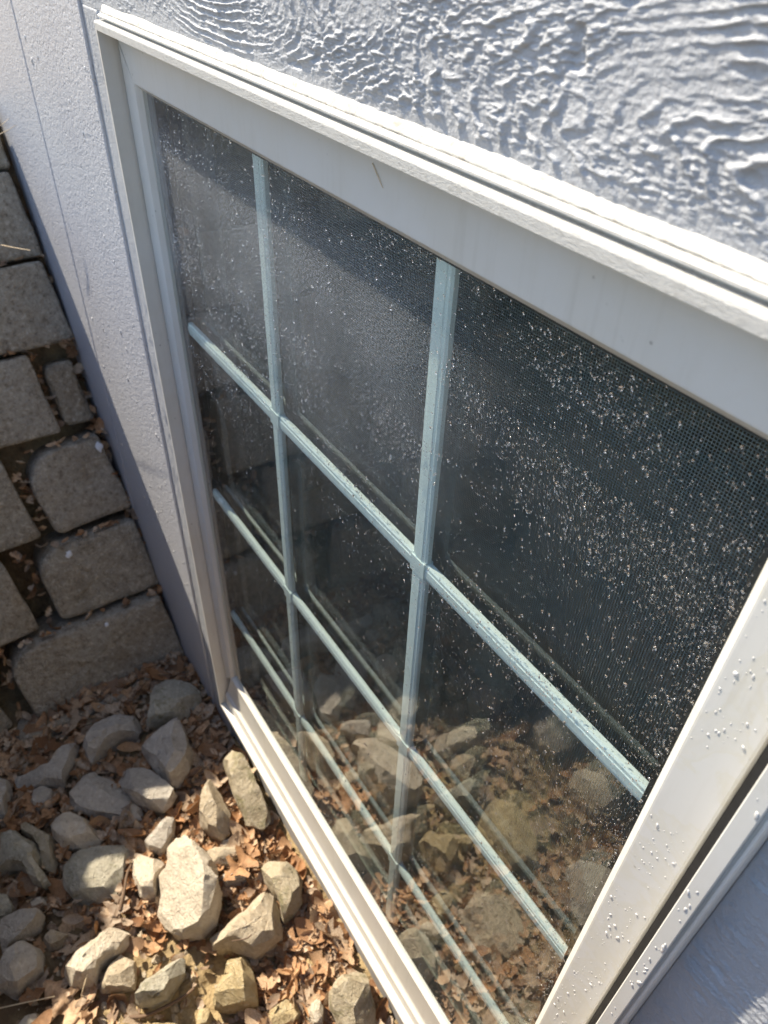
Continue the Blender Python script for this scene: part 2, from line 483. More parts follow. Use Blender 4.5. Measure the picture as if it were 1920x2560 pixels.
def relief_panel(name, xs, zs, seed, fade=None, yb=.3, scale=1.0):
    X, Z = np.meshgrid(xs, zs, indexing='ij')
    h = (grain(Z * .35, X, seed) if name == 'siding_strip' else grain(X, Z, seed)) * scale
    if fade is not None: h = h * fade(X, Z)
    V = np.stack([X, YW - h, Z], -1).reshape(-1, 3)
    nx, nz = len(xs), len(zs)
    q = grid_quads(nx, nz)
    # back and sides close the sheet
    b = len(V)
    per = [i * nz for i in range(nx)] + [(nx - 1) * nz + j for j in range(1, nz)] + [i * nz + nz - 1 for i in range(nx - 2, -1, -1)] + [j for j in range(nz - 2, 0, -1)]
    Vb = V[per].copy(); Vb[:, 1] = yb
    n = len(per)
    side = [(per[k], b + k, b + (k + 1) % n, per[(k + 1) % n]) for k in range(n)]
    V = np.vstack([V, Vb])
    o = fast_mesh(name, V, np.vstack([q, np.array(side)]), M_SIDING, wall)
    return o
# denser where the camera is close
t = np.linspace(0, 1, 880)
xs = -.475 + 4.1 * (t * 1.55 - .55 * t ** 2)
zs = axis([(.232, .66, 230), (.66, 1.3, 40)])
relief_panel('siding_panel', xs, zs, 0, fade=lambda X, Z: .2 + .8 * np.clip((Z - .250) / .045, 0, 1) ** 1.5)
relief_panel('siding_strip', np.linspace(-.47, -.151, 44), np.linspace(-4.9, .2315, 460), 40, scale=.45)
relief_panel('siding_side_panel', np.linspace(3.194, 4.1, 220), np.linspace(-2.6, .2315, 420), 80, scale=.75)
# plain continuation of the wall out of view
box('upper_siding', -.475, 14, YW - .001, .3, 1.3005, 14, M_SIDING, wall)
box('far_siding', 3.63, 14, YW - .0012, .3, .2325, 1.3, M_SIDING, wall)
box('far_siding', 4.101, 14, YW - .001, .3, -4.9, .232, M_SIDING, wall)
box('lower_siding', 3.194, 4.1005, YW - .001, .3, -4.9, -2.6005, M_SIDING, wall)
box('foundation', -.15, 3.193, YW + .02, .3, -5.2, -4.335, M_FOUND, wall)
# smooth trim boards left of the window with the joint between them
def board(x0, x1, z0, z1, y):
    v = []; r = .008
    prof = [(x0, y + .05), (x0, y + r), (x0 + r * .3, y + r * .3), (x0 + r, y), (x1 - r, y), (x1 - r * .3, y + r * .3), (x1, y + r), (x1, y + .05), (x1, .3), (x0, .3)]
    n = len(prof)
    for z in (z0, z1): v += [(a, b, z) for a, b in prof]
    f = [(k, (k + 1) % n, n + (k + 1) % n, n + k) for k in range(n)] + [tuple(range(n - 1, -1, -1)), tuple(range(n, 2 * n))]
    return mesh_obj('trim_board', v, f, M_BOARD, wall)
board(-1.826, -.478, -5.0, 14, YW - .012)
board(-3.30, -1.836, -5.0, 14, YW - .014)
board(-5.2, -3.31, -5.0, 14, YW - .012)
box('far_siding', -14, -5.21, YW - .01, .3, -5, 14, M_BOARD, wall)
# caulk bead over the head of the frame
nx = 420
cx = np.linspace(-.16, 3.24, nx)
prof = [(-.082, .228), (-.0925, .2335), (-.0945, .236), (-.0940, .239), (-.0915, .244), (-.0885, .250), (-.0855, .257), (-.07, .266)]
V = np.zeros((nx, len(prof), 3))
for j, (y, z) in enumerate(prof):
    w = 1 if 0 < j < len(prof) - 1 else 0
    n1 = fbm(cx * 9, 0 * cx + j * .35, 0 * cx, 21, 3); n2 = fbm(cx * 60, 0 * cx + j * .8, 0 * cx, 22, 3)
    V[:, j, 0] = cx; V[:, j, 1] = y + w * (.0006 * n1 + .0008 * n2)
    V[:, j, 2] = z + w * (.0008 * n1 + .001 * n2) + (.0035 * fbm(cx * 4, 0 * cx, 0 * cx, 23, 3) if j >= 4 else 0)
fast_mesh('caulk_bead', V.reshape(-1, 3), grid_quads(nx, len(prof))[:, ::-1], M_CAULK, wall)

# dark room behind the window
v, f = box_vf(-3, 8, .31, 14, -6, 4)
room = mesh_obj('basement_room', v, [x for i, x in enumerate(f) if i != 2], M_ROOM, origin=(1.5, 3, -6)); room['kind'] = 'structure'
v, f = [], []
# inner lining closes the gap between the wall and the room
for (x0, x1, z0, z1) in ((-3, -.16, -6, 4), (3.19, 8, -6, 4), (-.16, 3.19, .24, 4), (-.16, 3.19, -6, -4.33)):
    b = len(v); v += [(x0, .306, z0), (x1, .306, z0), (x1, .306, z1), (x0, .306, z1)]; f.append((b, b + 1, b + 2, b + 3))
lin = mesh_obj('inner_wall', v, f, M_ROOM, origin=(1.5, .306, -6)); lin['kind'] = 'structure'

# ================================================================ WINDOW
win = empty('basement_window', (1.5, -.131, ZS))
tag(win, 'white vinyl basement window with pale green grid bars and wet glass', 'window')
def sweep(name, prof, side, mat, lim=(9, 9), mitre=(1, 1)):
    """prism along one side of the opening; prof = (offset outward, y). side: head/left/right/sill"""
    v = []; n = len(prof)
    for e in (0, 1):
        for (o, y) in prof:
            m = min(o, lim[e]) * mitre[e]
            if side == 'head': v.append((BX0 - m if e == 0 else BX1 + m, y, BZ1 + o))
            elif side == 'sill': v.append((BX0 - m if e == 0 else BX1 + m, y, BZ0 - o))
            elif side == 'left': v.append((BX0 - o, y, BZ0 - m if e == 0 else BZ1 + m))
            else: v.append((BX1 + o, y, BZ0 - m if e == 0 else BZ1 + m))
    f = [(k, (k + 1) % n, n + (k + 1) % n, n + k) for k in range(n)] + [tuple(range(n - 1, -1, -1)), tuple(range(n, 2 * n))]
    me_o = mesh_obj(name, v, f, mat, win)
    bm = bmesh.new(); bm.from_mesh(me_o.data); bmesh.ops.recalc_face_normals(bm, faces=bm.faces); bm.to_mesh(me_o.data); bm.free()
    return me_o
BX0, BX1, BZ0, BZ1 = XJ0, XJ1, ZS, ZH
sweep('frame_head', [(0, .02), (0, -.131), (.023, -.131), (.028, -.129), (.031, -.124), (.031, -.094), (.042, -.094), (.042, -.113), (.047, -.113), (.051, -.107), (.052, -.10), (.052, -.07), (.052, .02)], 'head', M_HEAD, lim=(.02, .056))
sweep('frame_jamb', [(0, .02), (0, -.131), (.015, -.131), (.019, -.128), (.02, -.122), (.02, .02)], 'left', M_VINYL)
sweep('frame_jamb', [(0, .02), (0, -.128), (.003, -.131), (.036, -.131), (.038, -.129), (.038, -.119), (.046, -.119), (.046, -.124), (.052, -.126), (.055, -.122), (.056, -.11), (.056, .02)], 'right', M_VINYL)
sweep('frame_sill', [(0, .02), (0, -.126), (.004, -.131), (.02, -.132), (.05, -.127), (.06, -.11), (.13, -.10), (.13, .02)], 'sill', M_VINYL, lim=(.02, .056))
# raised track on the sill in front of the sash
GX0, GX1, GZ1_, GZ0_ = .03, 2.955, -.006, -3.75
BX0, BX1, BZ0, BZ1 = GX0, GX1, GZ0_, GZ1_
sash_p = [(0, -.028), (0, -.040), (.021, -.0615), (.026, -.062), (.135, -.062), (.143, -.058), (.143, .06), (0, .06)]
sash_p = [(0, -.0245), (0, -.040), (.021, -.0615), (.026, -.062), (.138, -.062), (.143, -.058), (.143, .06), (.02, .06), (.02, -.0245)]
sweep('sash_stile', sash_p, 'left', M_VINYL)
sweep('sash_stile', sash_p, 'right', M_VINYL_S)
sash_t = [(o if o < .1 else o + .025, y) for o, y in sash_p]
sweep('sash_rail', sash_t, 'head', M_VINYL, lim=(.143, .143))
sash_b = [(0, -.0245), (0, -.040), (.021, -.0615), (.026, -.062), (.30, -.062), (.315, -.066), (.325, -.074), (.335, -.086), (.345, -.089), (.40, -.089), (.449, -.089), (.449, .06), (.02, .06), (.02, -.0245)]
sweep('sash_rail', sash_b, 'sill', M_VINYL, lim=(.143, .143))
# dark gasket round the glass
for (x0, x1, z0, z1) in ((GX0, GX0 + .05, GZ0_, GZ1_), (GX1 - .02, GX1, GZ0_, GZ1_)):
    box('glass_spacer', x0, x1, -.0238, .03, z0, z1, M_SPACER, win)
for (x0, x1, z0, z1) in ((GX0 + .0505, GX1 - .0205, GZ1_ - .015, GZ1_), (GX0 + .0505, GX1 - .0205, GZ0_, GZ0_ + .02)):
    box('glass_spacer', x0, x1, -.0238, .03, z0, z1, M_SPACER, win)
box('gap_shade_strip', 3.0985, 3.1365, -.03, .05, ZS + .001, ZH - .001, M_GAP_SHADE, win)  # dark filler standing in for the shade in the gap beside the sash
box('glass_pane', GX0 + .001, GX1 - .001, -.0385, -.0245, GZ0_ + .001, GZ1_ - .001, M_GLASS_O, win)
box('glass_pane', GX0 + .001, GX1 - .001, .031, .045, GZ0_ + .001, GZ1_ - .001, M_GLASS_I, win)
# grid bars between the panes
def bar(p0, p1, w, d=.016, yo=0.0):
    p0, p1 = np.array(p0, float), np.array(p1, float)
    ax = (p1 - p0) / np.linalg.norm(p1 - p0); sd = np.cross(ax, (0, 1, 0))
    prof = [(-.5, .0), (-.5, -.45), (-.40, -.80), (-.24, -.84), (-.20, -1), (.20, -1), (.24, -.84), (.40, -.80), (.5, -.45), (.5, .45), (.4, .8), (-.4, .8), (-.5, .45)]
    v = []
    for p in (p0, p1): v += [tuple(p + sd * a * w + np.array((0, 1, 0)) * (b * d + yo)) for a, b in prof]
    n = len(prof)
    f = [(k, (k + 1) % n, n + (k + 1) % n, n + k) for k in range(n)] + [tuple(range(n - 1, -1, -1)), tuple(range(n, 2 * n))]
    o = mesh_obj('grid_bar', v, f, M_MUNTIN, win)
    bm = bmesh.new(); bm.from_mesh(o.data); bmesh.ops.recalc_face_normals(bm, faces=bm.faces); bm.to_mesh(o.data); bm.free()
PV = 1.01725
for x in (1, 2):
    bar((x, 0, GZ0_ + .02), (x, 0, GZ1_ - .015), .074)
for j in (1, 2, 3):
    z = -j * PV
    for (a, b) in ((GX0 + .051, .9625), (1.0375, 1.9625), (2.0375, GX1 - .021)):
        bar((a, 0, z), (b, 0, z), .066)
    for x in (1, 2):
        # little moulded clip at each crossing
        v, f = [], []
        for (x0, x1, z0, z1) in ((x - .042, x + .042, z - .038, z + .038),):
            vv, ff = box_vf(x0, x1, -.0195, .0165, z0, z1); v += vv; f += ff
        cl = mesh_obj('grid_clip', v, f, M_MUNTIN, win)
        bm = bmesh.new(); bm.from_mesh(cl.data)
        bmesh.ops.bevel(bm, geom=bm.edges[:], offset=.006 * U, segments=2, affect='EDGES'); bm.to_mesh(cl.data); bm.free()
# insect screen on the room side, slightly wavy
sx = np.linspace(GX0 - .1, GX1 + .1, 90); sz = np.linspace(GZ0_ - .1, GZ1_ + .1, 90)
SX, SZ = np.meshgrid(sx, sz, indexing='ij')
SY = .13 + .010 * fbm(SX * .7, SZ * 2.6, 0 * SX, 31, 3)
fast_mesh('insect_screen', np.stack([SX, SY, SZ], -1).reshape(-1, 3), grid_quads(90, 90), M_SCREEN, win)

# ================================================================ WATER DROPS
def drops(name, P, r, asp, h, y, label, mat=M_WATER, seg=6, ang=None):
    """flat-backed droplets on a face looking towards -y; P (n,2) x,z; r radius; asp vertical stretch; h height"""
    n = len(P); a = np.linspace(0, 2 * np.pi, seg, endpoint=False)
    if ang is None: ang = rng.normal(0, .25, n)
    wob = 1 + .16 * rng.normal(size=(n, seg))
    ring = lambda s: (np.cos(a)[None] * r[:, None] * s * wob, np.sin(a)[None] * (r * asp)[:, None] * s * wob)
    vs_ = []
    def put(cx, cz, yy):
        X = cx * np.cos(ang)[:, None] - cz * np.sin(ang)[:, None]; Z = cx * np.sin(ang)[:, None] + cz * np.cos(ang)[:, None]
        vs_.append(np.stack([P[:, :1] + X, np.broadcast_to(yy, X.shape), P[:, 1:] + Z], -1))
    for s, k in ((1.0, 0.0), (.86, .5), (.5, .87)):
        cx, cz = ring(s); put(cx, cz, (y - h * k)[:, None] if k else np.full((n, 1), y))
    apex = np.stack([P[:, 0], y - h, P[:, 1] - .1 * r * asp], -1)[:, None]
    base = np.stack([P[:, 0], np.full(n, y), P[:, 1]], -1)[:, None]
    Vv = np.concatenate(vs_ + [apex, base], 1); m = 3 * seg + 2
    F = []
    for k in range(seg):
        k2 = (k + 1) % seg
        for q in (0, 1):
            A, B = q * seg, (q + 1) * seg
            F += [(A + k, A + k2, B + k2), (A + k, B + k2, B + k)]
        F += [(2 * seg + k, 2 * seg + k2, 3 * seg), (k2, k, 3 * seg + 1)]
    F = np.array(F); F = (F[None] + (np.arange(n) * m)[:, None, None]).reshape(-1, 3)
    o = fast_mesh(name, Vv.reshape(-1, 3), F, mat, origin=(1.5, y, P[:, 1].min()), tris=True)
    tag(o, label, 'water drops', kind='stuff'); return o
def pick(n, dens, x0, x1, z0, z1):
    out = []
    while len(out) < n:
        x = rng.uniform(x0, x1, n * 3); z = rng.uniform(z0, z1, n * 3)
        k = rng.uniform(size=n * 3) < dens(x, z); out += list(zip(x[k], z[k]))
    return np.array(out[:n])
def dens_glass(x, z):
    top = np.clip((z + 1.55) / .95, 0, 1) ** 1.6 * (.35 + .65 * np.clip((-.02 - z) / .16, 0, 1))  # drops thinned close under the head to deepen its shade on the glass
    nz = .5 + .7 * fbm(x * 3.2, z * 3.2, 0 * x, 51, 3)
    streak = np.clip(.5 + 1.0 * fbm(x * 2.0, z * 9, 0 * x, 52, 3), 0, 1)
    low = .045 + .05 * np.clip((x - 2.0) / .5, 0, 1)
    edge = .55 * np.exp(-((GX1 - x) / .085) ** 2) * np.clip(.6 + fbm(x * 3, z * 4, 0 * x, 53, 2), 0, 1)
    return np.clip((low + .95 * top * (.12 + nz * streak * 1.5)) + edge, 0, 1)
ND = 38000
P = pick(ND, dens_glass, GX0 + .06, GX1 - .005, GZ0_ + .03, GZ1_ - .005)
r = np.clip(rng.lognormal(math.log(.00095), .58, ND), .00045, .0048)
drops('water_drops', P, r, 1.0 + .5 * rng.random(ND), r * .68, -.0387, 'fine rain drops and dried spots beaded over the window glass')
# drops on the right-hand sash stile and jamb
def dens_stile(x, z):
    return np.clip(.35 + .9 * fbm(x * 8, z * 7, 0 * x, 61, 2), 0, 1)
P = pick(300, dens_stile, 2.985, 3.085, -2.4, .0)
r = np.clip(rng.lognormal(math.log(.0013), .6, 300), .0006, .0048)
drops('water_drops', P, r, 1.2 + 1.6 * rng.random(300) ** 2, r * .5, -.0622, 'rain drops on the white right-hand sash stile', M_BEAD)
P = pick(40, dens_stile, 3.145, 3.170, -2.0, -.2)
r = np.clip(rng.lognormal(math.log(.0022), .5, 40), .001, .005)
drops('water_drops', P, r, 1.8 + rng.random(40), r * .5, -.1312, 'rain drops on the narrow right jamb beside the shaded siding', M_BEAD)
P = pick(260, lambda x, z: np.clip(.4 + .8 * fbm(x * 4, z * 4, 0 * x, 63, 2), 0, 1), -1.7, -.5, -3.4, 0)
r = np.clip(rng.lognormal(math.log(.0040), .4, 260), .002, .011)
drops('water_drops', P, r, 1.3 + .6 * rng.random(260), r * .55, -.0922, 'scattered rain drops on the smooth trim board', M_BEAD)

# ================================================================ BLOCK WALL
bw = empty('block_retaining_wall', (X0, -1.0, ZG))
tag(bw, 'dry-stacked grey-brown concrete block wall leaning back round the window well', 'retaining wall')
def slope_t(tt):
    L1 = -(YF + RCOR); La = RCOR * math.pi / 2
    return steep(min(max((tt - L1) / La, 0.0), 1.0))
def path(tt):
    L1 = -(YF + RCOR); La = RCOR * math.pi / 2
    if tt <= L1: return np.array((X0, -tt, 0.)), np.array((0, -1., 0)), np.array((1., 0, 0))
    if tt <= L1 + La:
        a = math.pi + (tt - L1) / RCOR
        c_ = np.array((X0 + RCOR, YF + RCOR, 0.))
        return c_ + RCOR * np.array((math.cos(a), math.sin(a), 0)), np.array((-math.sin(a), math.cos(a), 0)), -np.array((math.cos(a), math.sin(a), 0))
    return np.array((X0 + RCOR + tt - L1 - La, YF, 0.)), np.array((1., 0, 0)), np.array((0, 1., 0))
def slope_pt(tt, z, c_=0.0):
    p, T, N = path(tt); sl = slope_t(tt); ns = math.sqrt(1 + sl * sl)
    Nn = (N + np.array((0, 0, sl))) / ns
    return np.array((p[0], p[1], ZG)) + (-N * sl + np.array((0, 0, 1.))) * (z - ZG) + Nn * c_
bseed = [0]
def block(t0, t1, z0, z1, setb=0.0, radii=None, shear=.05, depth=.55):
    bseed[0] += 1; sd = bseed[0]
    rr = np.random.default_rng(500 + sd)
    tc = (t0 + t1) / 2
    p, T, N = path(tc); sl = slope_t(tc); ns = math.sqrt(1 + sl * sl)
    Uv = (-N * sl + np.array((0, 0, 1.))) / ns; Nn = (N + np.array((0, 0, sl))) / ns
    w = (t1 - t0); h = (z1 - z0) * ns
    org = np.array((p[0], p[1], ZG)) + (-N * sl + np.array((0, 0, 1.))) * (z0 - ZG) + Nn * setb
    # outline in (a, b): a along the wall away from the house, b up the slope; corner radii BR BL TL TR seen from the well
    if radii is None: radii = (.03, .07, .23 + .09 * rr.random(), .03)
    rb = [min(x, .45 * min(w, h)) for x in radii]
    cs = [(-w / 2, 0, rb[0], 180), (w / 2, 0, rb[1], 270), (w / 2, h, rb[2], 0), (-w / 2, h, rb[3], 90)]
    out = []
    for (a, b, r_, a0) in cs:
        ca = a + (r_ if a < 0 else -r_); cb = b + (r_ if b == 0 else -r_)
        for k in range(7):
            an = math.radians(a0 + 15 * k); out.append((ca + r_ * math.cos(an), cb + r_ * math.sin(an)))
    # subdivide the straight runs
    o2 = []
    for k in range(len(out)):
        q0, q1 = np.array(out[k]), np.array(out[(k + 1) % len(out)]); L = np.linalg.norm(q1 - q0)
        m = max(1, int(L / .09))
        for j in range(m): o2.append(q0 + (q1 - q0) * j / m)
    o2 = np.array(o2); n = len(o2); ctr = np.array((0, h / 2))
    V = []
    def ring(inset, c_):
        d = o2 - ctr; L = np.linalg.norm(d, axis=1, keepdims=True)
        q = ctr + d * np.clip((L - inset) / L, 0, 1)
        for a, b in q:
            V.append((a, b, c_))
    for s_, c_ in ((0, -depth), (0, -.05), (.003, -.022), (.012, -.006), (.026, .0)): ring(s_, c_)
    rings = 5
    d = o2 - ctr
    for fr in (.84, .68, .52, .36, .2):
        for a, b in ctr + d * fr: V.append((a, b, .004))
        rings += 1
    V.append((0, h / 2, .006)); V = np.array(V)
    amp = np.where(V[:, 2] > -.1, 1.0, 0.0)
    dis = .014 * fbm(V[:, 0] * 5 + sd * 7.7, V[:, 1] * 5, V[:, 2] * 5, 71, 3) + .011 * fbm(V[:, 0] * 22 + sd, V[:, 1] * 22, V[:, 2] * 22, 72, 2)
    V[:, 2] += dis * amp
    V[:, 0] += .008 * fbm(V[:, 0] * 6, V[:, 1] * 6 + sd, V[:, 2] * 4, 73, 2) * amp - shear * (1 - V[:, 1] / h) * 1.0 * 0 + shear * (V[:, 1] / h - .5)
    V[:, 1] += .008 * fbm(V[:, 0] * 6 + 3, V[:, 1] * 6 + sd, V[:, 2] * 4, 74, 2) * amp
    tw = rr.normal(0, .02); ro = rr.normal(0, .022)
    V[:, 0], V[:, 1] = V[:, 0] * math.cos(ro) - (V[:, 1] - h / 2) * math.sin(ro), h / 2 + V[:, 0] * math.sin(ro) + (V[:, 1] - h / 2) * math.cos(ro)
    Wv = org + V[:, :1] * T + V[:, 1:2] * Uv + (V[:, 2:3] + V[:, :1] * tw) * Nn
    F = []
    for q in range(rings - 1):
        for k in range(n): F.append((q * n + k, q * n + (k + 1) % n, (q + 1) * n + (k + 1) % n, (q + 1) * n + k))
    last = (rings - 1) * n
    for k in range(n): F.append((last + k, last + (k + 1) % n, len(V) - 1))
    o = mesh_obj('block', Wv, F, M_BLOCK, bw, smooth=True)
    bm = bmesh.new(); bm.from_mesh(o.data); bmesh.ops.recalc_face_normals(bm, faces=bm.faces)
    fw = [f for f in bm.faces if f.normal.dot(Vector(Nn)) > .9]
    if not fw: bmesh.ops.reverse_faces(bm, faces=bm.faces)
    bm.to_mesh(o.data); bm.free()
    return o
block(.30, 1.55, -5.15, -4.70, .20, (.05, .06, .12, .06))
block(1.62, 2.6, -5.15, -4.74, .20)
courses = [(-4.71, -4.11), (-4.07, -3.48), (-3.41, -2.79), (-2.69, -2.10), (-2.07, -1.50), (-1.47, -.90), (-.87, -.42)]
starts = [
    [(.11, 1.40, .03), (1.52, 2.55, .02)],
    [(.10, .95, -.10), (1.08, 2.0, -.085)],
    [(.13, .77, -.19), (.88, 1.75, -.17)],
    [(.15, .39, -.36), (.45, 1.35, -.25)],
    [(.12, 1.0, -.30), (1.10, 1.9, -.31)],
    [(.14, .95, -.36)],
    [(.14, .88, -.40)],
]
END = 9.4
for ci, (z0, z1) in enumerate(courses):
    last_t = 0
    for (a, b, sb) in starts[ci]:
        rz = z1 - (.10 if (ci == 3 and a < .3) else 0)
        block(a, b, z0, rz, sb); last_t = b
    tcur = last_t + .08
    if ci == 5: tcur = 1.55
    if ci == 6: tcur = 2.25
    rr = np.random.default_rng(40 + ci)
    while tcur < END:
        w = rr.uniform(.78, 1.12)
        block(tcur, tcur + w, z0, z1 + rr.normal(0, .01), .02 - .075 * ci * (.35 + .65 * slope_t(tcur) / SLOPE) + rr.normal(0, .012), shear=rr.normal(0, .03))
        tcur += w + rr.uniform(.04, .10)

# white paint splashes on the blocks
def splash(tt, z, c_, r_, sd):
    rr = np.random.default_rng(sd); p, T, N = path(tt); ctr = slope_pt(tt, z, c_); sl = slope_t(tt); ns = math.sqrt(1 + sl * sl)
    Uv = (-N * sl + np.array((0, 0, 1.))) / ns; Nn = (N + np.array((0, 0, sl))) / ns
    n = 12; V = [ctr + Nn * .008]
    for rad, lift in ((.6, .007), (1.0, .0)):
        for k in range(n):
            a = 2 * math.pi * k / n; q = rad * r_ * rr.uniform(.6, 1.1)
            V.append(ctr + T * q * math.cos(a) + Uv * q * 1.3 * math.sin(a) + Nn * lift)
    F = [(0, 1 + k, 1 + (k + 1) % n) for k in range(n)] + [(1 + k, 1 + n + k, 1 + n + (k + 1) % n, 1 + (k + 1) % n) for k in range(n)]
    mesh_obj('paint_splash', V, F, M_SPLASH, bw, smooth=True)
M_SPLASH = mat_plain('white_splash', (.74, .74, .76), .6, 200, .05)
for k, (tt, z, c_, r_) in enumerate(((.70, -3.56, -.082, .030), (.62, -4.16, .045, .020), (.28, -4.15, .045, .013), (.20, -2.86, -.172, .035))):
    splash(tt, z, c_, r_, k)

